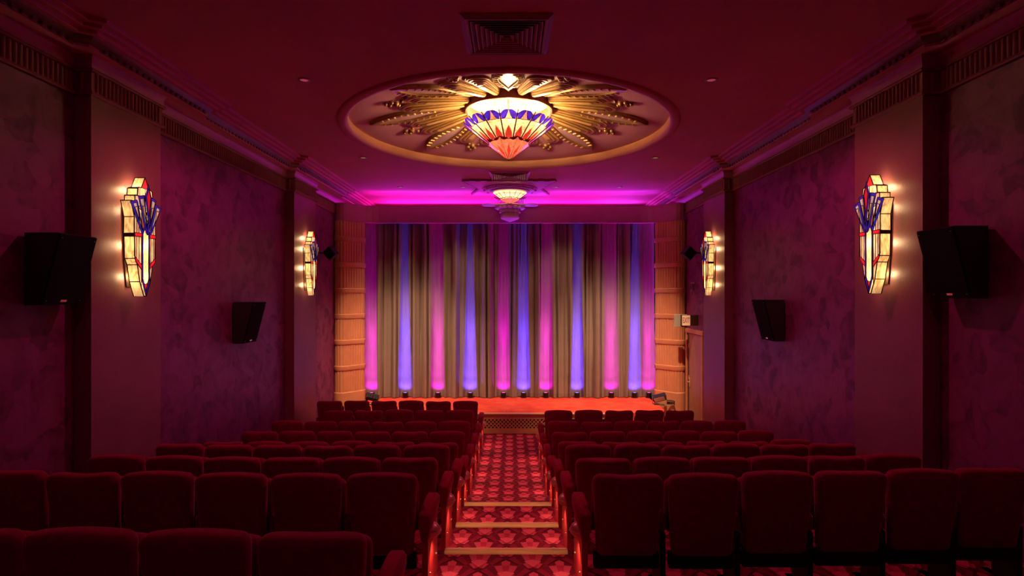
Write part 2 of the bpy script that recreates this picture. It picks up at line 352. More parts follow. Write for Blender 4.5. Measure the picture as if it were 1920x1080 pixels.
# frieze, cornice and stepped ceiling border, both sides
flute_me=MB().prism([(.0,-.021),(.010,-.018),(.016,-.010),(.018,0),(.016,.010),(.010,.018),(.0,.021)],.185,'z').mesh('flute',M['trim'],50)
dentil_me=MB().cbox(-.028,.0,-.032,.032,-.03,.03,.008).mesh('dentil',M['olive'])
strip_path=[(-4.22,Y0),(-4.22,5.40),(-4.10,5.48),(-4.10,7.45),(-4.20,7.55),(-4.22,10.62),(-4.10,10.7),(-4.10,13.6),(-4.20,13.7),(-4.22,YB)]
tn=1
for side,s in (('left',-1),('right',1)):
    mb=MB(); sweep(mb,wall_path,[(-.02,E+1.965),(.030,E+1.965),(.036,E+1.98),(.030,E+2.0),(.010,E+2.004),(.010,E+2.19),(.04,E+2.195),(.05,E+2.205),(.04,E+2.222),(-.02,E+2.225)])
    m2=MB(); sweep(m2,wall_path,[(.015,E+2.222),(.02,E+2.25),(.026,E+2.29),(.040,E+2.325),(.05,E+2.335),(.05,E+2.352),(-.02,E+2.352)])
    m3=MB(); sweep(m3,strip_path,[(-.3,E+2.349),(.125,E+2.349),(.130,E+2.352),(.133,E+2.375)])
    m4=MB(); sweep(m4,strip_path,[(.133,E+2.375),(.165,E+2.40),(.195,E+2.44)])
    m5=MB(); sweep(m5,strip_path,[(.195,E+2.44),(.25,E+2.44),(.255,E+2.445),(.255,E+2.475),(.32,E+2.475),(.325,E+2.48),(.325,E+2.51),(.39,E+2.51),(.395,E+2.515),(.395,ZC+.002)])
    if s>0: mb,m2,m3,m4,m5=[mirror(q) for q in (mb,m2,m3,m4,m5)]
    fr=mb.build(f'trim_{tn}',M['trim']); tag(fr,f'fluted dark red frieze along the top of the {side} wall','frieze',kind='structure'); tn+=1
    m2.build('cornice',M['pink'],fr,30)
    bd=m5.build(f'trim_{tn}',M['ceiling']); tag(bd,f'stepped plaster border at the {side} edge of the ceiling','moulding',kind='structure'); tn+=1
    m3.build('soffit',M['ceiling'],bd); m4.build('dentil_band',M['olive'],bd,40)
    for (x0,y0),(x1,y1) in zip(wall_path,wall_path[1:]):
        if abs(x0-x1)<1e-6:
            a,b=max(y0,4.3),min(y1,14.1)
            if b-a<.2: continue
            k=max(1,int((b-a-.06)/.056)); st=(b-a-.06)/k
            for i in range(k):
                inst('flute',flute_me,fr,(s*(-1)*(-1)*(abs(x0)-.010),a+.03+st*(i+.5),E+2.003),0 if s<0 else PI)
        else:
            y=y0+( -.01 if abs(x1)<abs(x0) else .01)
            if abs(x1)<abs(x0): inst('flute',flute_me,fr,(s*(abs(x0)+abs(x1))/2,y,E+2.003),-PI/2)
    yy=4.4
    while yy<11:
        xo=4.22 if (yy<5.4 or 7.55<yy<10.62) else 4.10
        if not(5.36<yy<5.52 or 7.4<yy<7.6 or 10.58<yy<10.75):
            inst('dentil',dentil_me,bd,(s*(xo-.135),yy,E+2.385),PI if s<0 else 0)
        yy+=.1

# oak nosings on the three aisle steps
nos_me=MB().cbox(-.525,.525,-.035,.045,-.006,.022,.004)
for x in (-.03,-.018,.0,.015): nos_me.box(-.52,.52,x,x+.004,.02,.0245)
nos_me=nos_me.mesh('nosing',M['nosing'])
scr_me=MB().lathe([(.006,0),(.006,.002),(.001,.003)],8).mesh('screw',M['steel'])
for k,(y,d,t) in enumerate([(4.89,2.20,'nearest the camera, widest of the three'),(5.86,2.37,'middle one of the three'),(6.90,2.54,'furthest up the aisle, narrowest in view')]):
    o=inst(f'trim_{tn}',nos_me,None,(0,y-.04,E-d)); tn+=1
    tag(o,f'oak step nosing {t}','step edging',kind='structure')
    for x in (-.42,-.15,.14,.4): inst('screw',scr_me,o,(x,.0,.023))

# ------------------------------------------------------------------ stage
ZS=.45; YF=12.72; YCUR=14.72
st=empty('stage',(0,YF,0)); tag(st,'low red-carpeted stage in front of the curtain','stage')
def local(mb,o):
    q=MB(); l=o.location; q.v=[(x-l.x,y-l.y,z-l.z) for x,y,z in mb.v]; q.f=mb.f; return q
out=[(-2.35,YF)]
fr_pts=[(-3.58,YB-1.2),(-3.58,YF+.45),(-3.5,YF+.22),(-3.3,YF+.12),(-2.45,YF+.06),(-2.35,YF+.02),(2.35,YF+.02),(2.45,YF+.06),(3.3,YF+.12),(3.5,YF+.22),(3.58,YF+.45),(3.58,YB-1.2)]
mb=MB(); mb.loft([[(x,y,0.0) for x,y in fr_pts],[(x,y,ZS-.012) for x,y in fr_pts],[(x*.997,y+.012,ZS) for x,y in fr_pts]])
local(mb,st).build('deck',M['stage_carpet'],st)
mb=MB().cbox(-2.36,2.36,YF-.03,YF+.06,ZS-.035,ZS+.004,.008); local(mb,st).build('edge_trim',M['wood'],st)
mb=MB().box(-2.35,2.35,YF,YF+.015,ZS-.13,ZS-.035); local(mb,st).build('fascia',M['wood'],st)
mb=MB().box(-2.35,2.35,YF,YF+.015,.0,.11); local(mb,st).build('plinth',M['wood'],st)
mb=MB().box(-2.35,2.35,YF+.016,YF+.019,.1,ZS-.12); local(mb,st).build('grille_backing',M['void'],st)
zl0,zl1=.11,ZS-.13; hh=zl1-zl0
for dr in (1,-1):
    wv=MB(); hw=.0115
    wv.prism([(-hh/2*dr-hw*1.4,zl0),(-hh/2*dr+hw*1.4,zl0),(hh/2*dr+hw*1.4,zl1),(hh/2*dr-hw*1.4,zl1)],.006,'y',.0 if dr>0 else .006)
    me=wv.mesh('lattice_slat',M['wood'])
    for i in range(-9,10): inst('lattice_slat',me,st,(i*.084,.002,0))
for x in (-.13,-.04,.05): MB().cbox(x,x+.03,.22,.24,ZS-.001,ZS+.008,.002).build('floor_plate',M['steel'],st)

# curtain with pockets round each uplighter
def px(x,d): return (x-960)*d/1066+.05
UP=[(690,'m'),(758,'b'),(820,'m'),(881,'b'),(944,'m'),(982,'b'),(1024,'m'),(1083,'b'),(1148,'m'),(1192,'b'),(1231,'m')]
UPX=[(px(x,14.5),c) for x,c in UP]
UPX[0]=(-3.56,'m'); UPX[-1]=(3.57,'m')
random.seed(11)
ph=[random.uniform(0,6.28) for _ in range(8)]
def curtain_y(x,z):
    t=z/4.5
    xx=x+.03*math.sin(x*2.1+ph[0])+.02*t*math.sin(x*3.7+ph[1])
    a=math.sin(PI*xx/.21+1.2*math.sin(xx*2.3+ph[2])+.5*math.sin(xx*5.1+ph[3]))
    b=math.sin(2*PI*xx/.41+ph[4]+math.sin(xx*1.7+ph[5]))
    c=math.sin(2*PI*xx/.088+ph[6])
    y=-.17*(1-(1-abs(a))**1.8)*(.65+.35*b)-.05*(b*.5+.5)-.008*c*(.4+.6*t)
    wgt=0; sk=1
    for xl,cc in UPX:
        if abs(x-xl)<.5:
            w0=(.158 if cc=='b' else .155)*(1-(.70 if cc=='b' else .40)*t)
            d=abs(x-xl)/w0
            if d<1.25:
                k=1-max(0,min(1,(d-.80)/.45)); k=k*k*(3-2*k)
                yv=(.075-.11*t)*(1-.5*min(d,1)**2)+.006*math.sin((x-xl)*70)
                y=y*(1-k)+yv*k
    return YCUR+y
nx,nz=600,28; zs=[ZS+.02+ (4.60)*(i/nz) for i in range(nz+1)]
mb=MB(); xs=[-3.9+7.8*i/nx for i in range(nx+1)]
cur_v=[(x,curtain_y(x,z-ZS),z) for z in zs for x in xs]
mb.add(cur_v,[(k*(nx+1)+i,k*(nx+1)+i+1,(k+1)*(nx+1)+i+1,(k+1)*(nx+1)+i) for k in range(nz) for i in range(nx)])
cu=mb.build('stage_curtain',M['curtain'],None,80); tag(cu,'full-height taupe stage curtain hanging in deep folds','curtain')
mb=MB(); mb.add([(x,curtain_y(x,0)-.008,z) for z in (ZS+.015,ZS+.06,ZS+.115) for x in xs],[(k*(nx+1)+i,k*(nx+1)+i+1,(k+1)*(nx+1)+i+1,(k+1)*(nx+1)+i) for k in range(2) for i in range(nx)])
mb.build('hem',M['hem'],cu,80)

# uplighters
def par_can(nm,loc,col,power,label,grp):
    t=empty(nm,loc); tag(t,label,'stage light',grp)
    MB().lathe([(.0,.0),(.062,.0),(.066,.006),(.066,.10),(.072,.108),(.072,.135),(.064,.137),(.06,.125),(.0,.123)],16).build('body',M['black'],t,40)
    MB().lathe([(.058,.126),(.03,.132),(.0,.134)],14).build('lens',emis('lens_'+col,{'m':(1,.1,.75),'b':(.25,.3,1)}[col],1.5),t)
    y=MB(); y.box(-.085,-.079,-.015,.015,.0,.1); y.box(.079,.085,-.015,.015,.0,.1); y.box(-.085,.085,-.015,.015,-.0,.006); y.build('yoke',M['black'],t)
    cl={'m':COL_MAG,'b':COL_BLUE}[col]
    for nm_,k,ang in (('spill',.22,130),('beam',1.3,50),('beam_core',6,25),('beam_tip',30,12.5)):
        light(nm_,'SPOT',(0,.0,.145),power*k,cl,t,spot_size=R(ang),spot_blend=1,shadow_soft_size=.03,aim=(0,.45 if k<1 else .03,1))
ords=['first','second','third','fourth','fifth','sixth','seventh','eighth','ninth','tenth','eleventh']
for i,(x,c) in enumerate(UPX):
    par_can('uplighter',(x,YCUR-.085,ZS+.003),c,P_UP_M if c=='m' else P_UP_B,f'small black uplighter throwing {"magenta" if c=="m" else "blue"} light, {ords[i]} from the left along the curtain','uplighters at the foot of the curtain')

# proscenium pelmet and fluted columns
pl_=[(-4.24,13.83),(-4.20,13.77),(-4.10,13.73),(-4.02,13.75),(-3.975,13.79),(-3.70,14.10),(-3.60,14.20),(-3.46,14.26),(-3.3,14.29)]
pel_path=pl_+[(-x,y) for x,y in reversed(pl_)]
mb=MB(); pr=[(-.0,E+2.22),(.0,E+1.80),(.022,E+1.805),(.022,E+1.79),(-.06,E+1.79),(-.06,E+2.22),(0,E+2.22)]
sweep(mb,pel_path,[(-a,z) for a,z in pr] if False else pr)
pe=mb.build('proscenium_pelmet',M['pink']); tag(pe,'smooth rose pelmet curving over the top of the stage curtain','pelmet')
# LED strip hidden in the trough behind the pelmet
MB().box(-4.2,4.2,14.36,YB-.01,E+2.06,E+2.10).build('light_block_slab',M['ceiling'],pe)  # trough floor carried to the back wall, added to keep LED light off the curtain
for i in range(6):
    x=-3.0+i*1.2; cl=(.50,.04,1.0) if i%2 else (.90,.02,.85)
    light('led_strip','AREA',(x,15.95,E+2.20),P_COVE/6*(1.25 if i in(0,5) else 1),cl,pe,shape='RECTANGLE',size=1.15,size_y=.05,aim=(0,-1,.45))
    light('led_strip','AREA',(x,14.42,E+2.17),P_COVE/16,cl,pe,shape='RECTANGLE',size=1.15,size_y=.05,aim=(0,-.2,1))

def column(s,label):
    # plan of the splayed, round-cornered face from the wall to the curtain edge (left side; mirrored)
    base=[(-4.30,13.95),(-4.22,13.80),(-4.17,13.76),(-4.10,13.745),(-4.03,13.765),(-3.985,13.80),(-3.66,14.17),(-3.655,14.26),(-3.72,14.40)]
    t=empty('proscenium_column',(s*3.95,13.95,0)); tag(t,label,'column')
    def B(mb,nm,mt,sm=30):
        if s>0: mb=mirror(mb)
        return local(mb,t).build(nm,mt,t,sm)
    # fluted shaft: zig the path along its length
    pts=[]
    dens=[]
    for (a,b) in zip(base,base[1:]):
        L=math.dist(a,b); k=max(1,int(L/.0105))
        for i in range(k): dens.append((a[0]+(b[0]-a[0])*i/k,a[1]+(b[1]-a[1])*i/k))
    dens.append(base[-1]); acc=0; prev=dens[0]
    sh=[]
    for i,p in enumerate(dens):
        acc+=math.dist(p,prev); prev=p
        sh.append(.020*abs(math.sin(PI*acc/.072))**.6)
    # offset along local normal
    fl=[]
    for i,p in enumerate(dens):
        a=dens[max(i-1,0)]; b=dens[min(i+1,len(dens)-1)]; tx,ty=b[0]-a[0],b[1]-a[1]; l=math.hypot(tx,ty) or 1
        fl.append((p[0]+ty/l*sh[i],p[1]-tx/l*sh[i]))
    m=MB(); m.loft([[(x,y,z) for x,y in fl] for z in (.0,E+1.789)],False,False); B(m,'shaft',M['column'],30)
    for k in range(6):
        z=E-1.85+k*.628
        m=MB(); sweep(m,base,[(.0,z),(.032,z+.004),(.038,z+.015),(.038,z+.105),(.03,z+.118),(.0,z+.12)]); B(m,'band',M['column'])
    m=MB(); sweep(m,base,[(.04,.0),(.04,.72),(.03,.735),(.0,.74)]); B(m,'base',M['column'])
column(-1,'fluted terracotta column left of the curtain, bound by six plain bands')
column(1,'fluted terracotta column right of the curtain, beside the exit door')

# ------------------------------------------------------------------ door, exit sign, small wall things
door=empty('door_1',(W2,13.05,0)); tag(door,'wooden exit door in the right wall next to the column','door',kind='structure')
zt=2.2; d0,d1=-.52,.52
m=MB().cbox(-.06,.02,d0-.09,d0,0,zt,.008); m.cbox(-.06,.02,d1,d1+.09,0,zt,.008); m.cbox(-.064,.02,d0-.11,d1+.11,zt,zt+.10,.008); m.build('frame',M['column'],door)
MB().box(-.03,.0,d1-.12,d1,0,zt).build('rebate',M['darkwood'],door)
dl=MB().cbox(-.035,.0,d0,d1-.13,0.01,zt-.01,.004).build('leaf',M['doorwood'],door)
m=MB().cbox(-.045,-.034,d1-.20,d1-.16,.92,1.16,.003); m.tube([(-.045,d1-.18,1.06),(-.085,d1-.18,1.06),(-.085,d1-.30,1.06)],.009); m.build('handle',M['brass'],dl,40)
for z in (.3,1.15,1.9): MB().tube([(-.04,d1-.128,z-.05),(-.04,d1-.128,z+.05)],.009).build('hinge',M['brass'],dl,40)

ex=empty('exit_sign',(W2,12.92,E-.60)); tag(ex,'small boxed EXIT sign with red letters above the door','sign')
MB().cbox(-.50,-.20,.125,.14,-.145,.145,.004).build('back_plate',M['steel'],ex)
MB().cbox(-.36,.0,-.02,.125,-.11,.13,.006).build('housing',M['bronze'],ex)
fm=MB(); fm.box(-.362,-.182,-.026,-.02,-.105,.125); fm.build('face',emis('exit_face_panel',(.85,.55,.32),.28),ex)
fc=bpy.data.curves.new('exit_letters','FONT'); fc.body='EXIT'; fc.size=.15; fc.extrude=.003; fc.align_x='CENTER'; fc.align_y='CENTER'
to=bpy.data.objects.new('tmp',fc); C.objects.link(to)
bpy.context.view_layer.update()
me=bpy.data.meshes.new_from_object(to); bpy.data.objects.remove(to)
me.materials.clear(); me.materials.append(mat('exit_red_ink',(.5,.02,.01),.5))
lt=bpy.data.objects.new('lettering',me); C.objects.link(lt); lt.parent=ex; lt.location=(-.272,-.030,.01); lt.rotation_euler=(PI/2,0,0); lt.scale=(.52,1.15,1)
ex.rotation_euler=(0,0,0)

hk=empty('cable_hanger',(W2,13.15,E+.16)); tag(hk,'wall bracket with three hanging cable plugs above the exit sign','cable hanger')
MB().cbox(-.05,.0,-.14,.14,.09,.12,.004).build('bracket',M['steel'],hk)
for i,(y,l) in enumerate([(-.12,.20),(.0,.16),(.11,.17)]):
    m=MB().tube([(-.03,y,.10),(-.05,y,.04),(-.04,y+.02,-.05),(-.05,y,.10-l)],.005,6); m.build('cable',M['black'],hk,60)
    m=MB().lathe([(.0,-.05),(.014,-.048),(.018,-.01),(.010,.0),(.010,.03),(0,.032)],10); o=m.build('plug',M['steel'],hk,40); o.location=(-.05,y,.10-l)

# ------------------------------------------------------------------ ceiling fixtures
def vent(y,label,sz=.86):
    t=empty('ceiling_vent',(0,y,ZC)); tag(t,label,'vent','square ceiling vents')
    MB().box(-sz*.42,sz*.42,-sz*.42,sz*.42,-.012,-.002).build('duct',M['void'],t)
    def ringm(a,b,z0,z1,th=.008):   # square louvre ring: inner edge a at z1 (up), outer edge b at z0 (down)
        m=MB()
        sq=lambda r,z:[(-r,-r,z),(r,-r,z),(r,r,z),(-r,r,z)]
        return m.loft([sq(b,z0),sq(a,z1),sq(a-th,z1),sq(b-th,z0),sq(b,z0)],True,False)
    ringm(sz/2-.05,sz/2,-.004,-.036,.022).build('frame',M['grillpaint'],t)
    for k in range(8):
        b=sz/2-.055-k*.045
        ringm(b-.024,b+.010,-.040,-.014,.005).build('louvre',M['grillpaint'],t)
vent(5.58,'large square louvred ceiling vent in the foreground, before the dome')
vent(12.2,'square louvred ceiling vent just beyond the dome, warm-lit blades')
vent(15.35,'small violet-lit ceiling vent furthest away, above the pelmet')

def downlight(x,y,label,power,col,aim,size=R(80),blend=.6,z=ZC):
    t=empty('downlight',(x,y,z)); tag(t,label,'downlight','recessed ceiling downlights')
    MB().lathe([(.075,.0),(.075,-.006),(.066,-.012),(.055,-.012),(.05,-.004),(.0,-.003)],20).build('ring',M['steel'],t,40)
    MB().lathe([(.046,-.0045),(.02,-.0075),(.0,-.008)],16).build('lens',emis('downlight_lens_'+str(round(x*10))+str(round(y*10)),col,.25),t)
    light('lamp','SPOT',(0,0,-.03),power,col,t,spot_size=size,spot_blend=blend,shadow_soft_size=.12 if y>13 else .05,aim=aim)
for s,nm in ((-1,'left'),(1,'right')):
    downlight(s*2.42,6.76,f'tiny round downlight in the near ceiling, {nm} of the dome',P_HOUSE,COL_HOUSE,(0,.1,-1),R(150),.5)
    downlight(s*2.6,13.5,f'tiny round downlight in the far ceiling, {nm} end before the pelmet',P_STAGE,COL_STAGE,(s*.05,.05,-1),R(72),1.0)
    downlight(s*1.1,13.5,f'tiny round downlight by the far lamp, {nm} of centre',P_STAGE,COL_STAGE,(s*.05,.05,-1),R(86),1.0)
    downlight(s*2.72,10.6,f'tiny round downlight beyond the dome, {nm} side',1650,COL_STAGE,(-s*.35,3.7,-5.0),R(56),1.0)
    for yy_,w_ in ((2.9,'above the rear seats'),(-.9,'above the camera')):  # unseen fill lamps, added to lift the near seat backs
        downlight(s*2.42,yy_,f'tiny round downlight {w_}, {nm} side',P_HOUSE*(.12 if yy_>0 else .16),COL_HOUSE,(0,.35,-1),R(150),.5)

# dome relief -------------------------------------------------------------
def dpt(ang,r,t,off):
    x=r*math.cos(ang)-t*math.sin(ang); y=r*math.sin(ang)+t*math.cos(ang)
    return (CX+x,CY+y,E+dome_h(math.hypot(r,t))-off)
med=empty('ceiling_medallion',(CX,CY,E+3.02)); tag(med,'gold sunburst relief of leaves and ribbed tongues inside the dome','ceiling ornament')
def medb(mb,nm,mt,sm=None,par=None):
    o=local(mb,med).build(nm,mt,par or med,sm); return o
def lens_pts(r0,r1,hw,n=14,pk=.62):
    up=[]
    for i in range(n+1):
        u=i/n; wv=math.sin(PI*u**(math.log(.5)/math.log(pk)))**.9 if 0<u<1 else 0
        up.append((r0+(r1-r0)*u,hw*wv))
    return up+[(a,-b) for a,b in reversed(up[1:-1])]
def polar_loft(ang,layers):
    m=MB(); m.loft([[dpt(ang,r,t,off) for r,t in pts] for pts,off in layers],True,True); return m
for k in range(8):
    a=PI/4*k
    outl=lens_pts(.72,2.20,.215); mid=lens_pts(.76,2.17,.205); inn=lens_pts(.92,2.06,.125)
    lf=medb(polar_loft(a,[(outl,-.01),(outl,.045),(mid,.06),(inn,.062),(inn,.03)]),'leaf',M['golddark'],35)
    medb(polar_loft(a,[(inn,.025),(inn,.036)]),'leaf_panel',M['leafpanel'],None,lf)
    for sd in (1,-1):
        for i in range(9):
            u=.30+.068*i; r=.70+1.5*u
            wv=math.sin(PI*u**(math.log(.5)/math.log(.62)))**.9
            to=.205*wv; ti=max(0,.125*math.sin(PI*max(0,min(1,(r-.92)/1.14))**(math.log(.5)/math.log(.62)))**.9) if .92<r<2.06 else 0
            m=MB(); q=[(r-.010,sd*(ti+.012)),(r+.010,sd*(ti+.012)),(r+.022,sd*(to-.004)),(r+.002,sd*(to-.004))]
            if sd<0: q=q[::-1]
            m.loft([[dpt(a,rr,tt,.055) for rr,tt in q],[dpt(a,rr,tt,.074) for rr,tt in q]])
            medb(m,'bead',M['gold'],None,lf)
def tongue_pts(r0,r1,w0,w1,n=10):
    rt=[(r0,-w0)]; 
    for i in range(n+1):
        b=-PI/2+PI*i/n; rt.append((r1-w1+w1*math.cos(b),w1*math.sin(b)))
    return rt+[(r0,w0)]
for k in range(8):
    for d in (-1,1):
        a=PI/4*k+PI/8+d*R(7.6)
        tg=None
        for j in range(5):
            g=.028*j
            p=tongue_pts(.71,1.46+.26-g*1.9,.062-.006*j,.158-g)
            off=.022+.014*(j+1); m=polar_loft(a,[(p,.0),(p,off-.004),([(r-.004,t*.98) for r,t in p],off)])
            o=medb(m,'tongue' if j==0 else 'ridge',M['golddark'] if j%2==0 else M['gold'],35,tg if j else None)
            if j==0: tg=o
        p=tongue_pts(.72,1.40,.022,.042); medb(polar_loft(a,[(p,.085),(p,.10)]),'inlay',M['gold'],None,tg)
    a=PI/4*k+PI/8
    for i,(r,t,q) in enumerate([(1.78,0,.045),(1.86,.06,.036),(1.86,-.06,.036),(1.72,.09,.03),(1.72,-.09,.03),(1.93,0,.03)]):
        c=dpt(a,r,t,.02); m=MB().sphere(c,q,10,6); medb(m,'berry',M['golddark'],60)

# big stained-glass chandelier ---------------------------------------------
def chandelier(name,label,cx,cy,spec):
    zr,r0,zm,r1,zt_,n=spec['rim_z'],spec['rim_r'],spec['mid_z'],spec['mid_r'],spec['tip_z'],spec['n']
    t=empty(name,(cx,cy,E+spec['top'])); tag(t,label,'chandelier')
    T=spec['top']
    def P(r,a,z): return (r*math.cos(a),r*math.sin(a),z-T)
    def rad(z): return r1+(r0-r1)*(z-zm)/(zr-zm)
    lead=MB(); gap=.004
    for k in range(n):
        a0=2*PI*k/n+PI/n*spec.get('rot',0); a1=a0+2*PI/n; am=(a0+a1)/2
        zs_=zr-spec['scallop']
        def PL(u,z,rr=None,out=0.0):    # flat facet point, u in 0..1 across the facet
            r=(rad(z) if rr is None else rr)+out; p0=Vector(P(r,a0,z)); p1=Vector(P(r,a1,z)); return tuple(p0.lerp(p1,u))
        # main facet
        f=MB(); f.add([PL(.03,zm),PL(.97,zm),PL(.97,zs_),PL(.03,zs_)],[(0,1,2,3)]); pn=f.build('facet',spec['glass'],t)
        # red flame in the lower part
        zf=zm+(zs_-zm)*.72
        if spec['flames']:
            f=MB(); f.add([PL(.12,zm+.012,None,.006),PL(.88,zm+.012,None,.006),PL(.80,zm+(zf-zm)*.45,None,.006),PL(.5,zf,None,.006),PL(.20,zm+(zf-zm)*.45,None,.006)],[(0,1,2,3,4)]); f.build('flame',spec['flame_glass'],pn)
            # scallop: pale centre dart + two blue petals
            f=MB(); f.add([PL(.05,zs_),PL(.95,zs_),PL(.62,zs_+spec['scallop']*.35),PL(.5,zr-.012),PL(.38,zs_+spec['scallop']*.35)],[(0,1,2,3,4)]); f.build('dart',G['shadepink'],pn)
            for sg in (0,1):
                pts=[]
                for i in range(9):
                    b=i/8; u=.02+.48*b; z=zs_+spec['scallop']*(.30+.78*math.sin(PI*(.18+.40*b))-.28); pts.append((u,z))
                for i in range(1,8):
                    b=1-i/8; u=.02+.48*b; z=zs_+(zr-.012-zs_)*(b**3.6)*.9-.006; pts.append((u,z))
                if sg: pts=[(1-u,z) for u,z in pts][::-1]
                f=MB(); f.add([PL(u,z,None,.004) for u,z in pts],[tuple(range(len(pts)))]); f.build('petal',G['blue'],pn)
        else:
            f=MB(); f.add([PL(.03,zs_+.004),PL(.97,zs_+.004),PL(.97,zr),PL(.03,zr)],[(0,1,2,3)]); f.build('border',spec['glass'],pn)
        lead.tube([PL(0,zm,None,.004),PL(0,zr-spec['scallop']*.25,None,.004)],spec.get('rib',.0065),6)
        lead.tube([PL(0,zs_,None,.005),PL(1,zs_,None,.005)],.005,6)
        lead.tube([PL(0,zm,None,.005),PL(1,zm,None,.005)],.007,6)
        # lower pendant cone
    n2=spec['n2']
    for k in range(n2):
        a0=2*PI*(k+.5)/n2; a1=a0+2*PI/n2; zc=zm+spec['lip']
        rc=r1+spec.get('flare',.012)
        f=MB(); f.add([P(rc,a0,zc-.02),P(rc,a1,zc-.02),P(.006,(a0+a1)/2,zt_)],[(0,1,2)]); c=f.build('pendant_facet',spec['pend_glass'],t)
        if spec['flames']:
            am=(a0+a1)/2; p0=Vector(P(rc,a0,zc-.02)); p1=Vector(P(rc,a1,zc-.02)); tp=Vector(P(.006,am,zt_)); mid=(p0+p1)/2
            nrm=(p1-p0).cross(tp-p0).normalized(); nrm=nrm if nrm.dot(Vector((math.cos(am),math.sin(am),-.3)))>0 else -nrm; nrm*=.004
            f=MB(); c1=p0.lerp(p1,.28).lerp(tp,.55)+nrm; c2=p0.lerp(p1,.72).lerp(tp,.55)+nrm; f.add([mid.lerp(tp,.25)+nrm,c2,mid.lerp(tp,.92)+nrm,c1],[(0,1,2,3)]); f.build('diamond',G['shadered'],c)
            for sg in (0,1):
                q0,q1=(p0,mid) if sg==0 else (mid,p1)
                pts=[q0.lerp(q1,i/6)+Vector((0,0,.05*math.sin(PI*(.15+.35*i/6) if sg==0 else PI*(.5+.35*i/6))))+nrm for i in range(7)]+[q0.lerp(q1,1-i/6)-Vector((0,0,.035*math.sin(PI*i/6)))+nrm*1.1 for i in range(1,6)]
                f=MB(); f.add(pts,[tuple(range(len(pts)))]); f.build('petal',M['redpanel'],c)
        lead.tube([P(rc+.003,a0,zc),P(.004,a0,zt_)],.006,6)
    lead.sphere(P(0,0,zt_),.012,8,6)
    lead.build('lead_frame',spec.get('lead',M['lead']),t)
    return t,P
spec=dict(top=3.02,rim_z=2.72,rim_r=.755,mid_z=2.375,mid_r=.315,tip_z=2.115,n=16,n2=8,scallop=.125,lip=.035,glass=G['shade'],flame_glass=G['shadered'],pend_glass=G['shadepink'],flames=True,rot=1,flare=.045,rib=.010,lead=M['ribs'])
ch,P=chandelier('stained_glass_chandelier','large lit stained-glass chandelier with blue scalloped rim hanging from the gold dome',CX,CY,spec)
MB().lathe([(.69,.02),(.69,-.135),(.685,-.15),(.655,-.155),(.64,-.145),(.63,.0)],48).build('drum',M['drum'],ch,40)
MB().lathe([(.63,-.012),(.40,-.012),(.38,-.03),(.34,-.03),(.32,-.014),(.24,-.014),(.22,-.035),(.17,-.035),(.15,-.02),(.0,-.02)],48).build('ceiling_plate',M['cream'],ch,40)
for k in range(3):
    a=2*PI*k/3+.5; MB().tube([(.28*math.cos(a),.28*math.sin(a),-.02),(.60*math.cos(a),.60*math.sin(a),-.40)],.006,6).build('rod',M['brass'],ch,60)
for k in range(6):
    a=2*PI*(k+.5)/6
    b=MB().sphere((.50*math.cos(a),.50*math.sin(a),-.36),.03,10,8).build('bulb',emis('warm_bulb',(1,.75,.45),6) if k==0 else bpy.data.materials['warm_bulb'],ch,60)
    light('lamp','POINT',(.52*math.cos(a),.52*math.sin(a),-.325),P_CHAND/6,COL_WARM,ch,shadow_soft_size=.04)
    MB().tube([(.06*math.cos(a),.06*math.sin(a),-.36),(.48*math.cos(a),.48*math.sin(a),-.38)],.008,6).build('lamp_arm',M['brass'],ch,60)
MB().tube([(0,0,-.02),(0,0,-.42)],.012,8).build('stem',M['brass'],ch,60)

# second, smaller chandelier on a serrated ceiling plate
Y2=13.5
pl=empty('ceiling_rose',(0,Y2,ZC)); tag(pl,'serrated rose-coloured ceiling plate round the smaller far chandelier','ceiling ornament')
pts=[]
def edge(p,q,k,depth):
    nx_,ny_=(q[1]-p[1]),-(q[0]-p[0]); l=math.hypot(nx_,ny_); nx_/=l; ny_/=l
    for i in range(k):
        for f_,d_ in ((0,0),(.5,0),(.5,depth),(1.0,depth)):
            u=(i+f_)/k; pts.append((p[0]+(q[0]-p[0])*u+nx_*d_,p[1]+(q[1]-p[1])*u+ny_*d_))
for p,q in (((-1.02,-.92),(1.02,-.92)),((1.02,-.92),(.72,0)),((.72,0),(.95,.85)),((.95,.85),(-.95,.85)),((-.95,.85),(-.72,0)),((-.72,0),(-1.02,-.92))): edge(p,q,8,.045)
MB().prism(pts,.05,'z',-.052).build('plate',M['pink'],pl)
for r,z in ((.66,-.075),(.56,-.10),(.47,-.125)):
    MB().lathe([(r,-.05),(r,z+.008),(r-.01,z),(.0,z)],40).build('step_ring',M['plaster'] if r<.6 else M['pink'],pl,40)
for k in range(12):
    a=2*PI*k/12; MB().sphere((.61*math.cos(a),.61*math.sin(a),-.078),.03,8,6).build('boss',M['pink'],pl,60)
spec2=dict(top=2.425,rim_z=2.40,rim_r=.40,mid_z=2.27,mid_r=.22,tip_z=2.13,n=16,n2=16,scallop=.045,lip=.0,glass=G['shadeyellow'],flame_glass=G['shadered'],pend_glass=G['shadepink'],flames=False)
c2,_=chandelier('glass_pendant_lamp','smaller amber stained-glass ceiling lamp with red tip, beyond the dome',0,Y2,spec2)
light('lamp','POINT',(0,0,-.10),4,COL_WARM,c2,shadow_soft_size=.06)
MB().tube([(0,0,.0),(0,0,-.06)],.02,8).build('stem',M['brass'],c2,60)

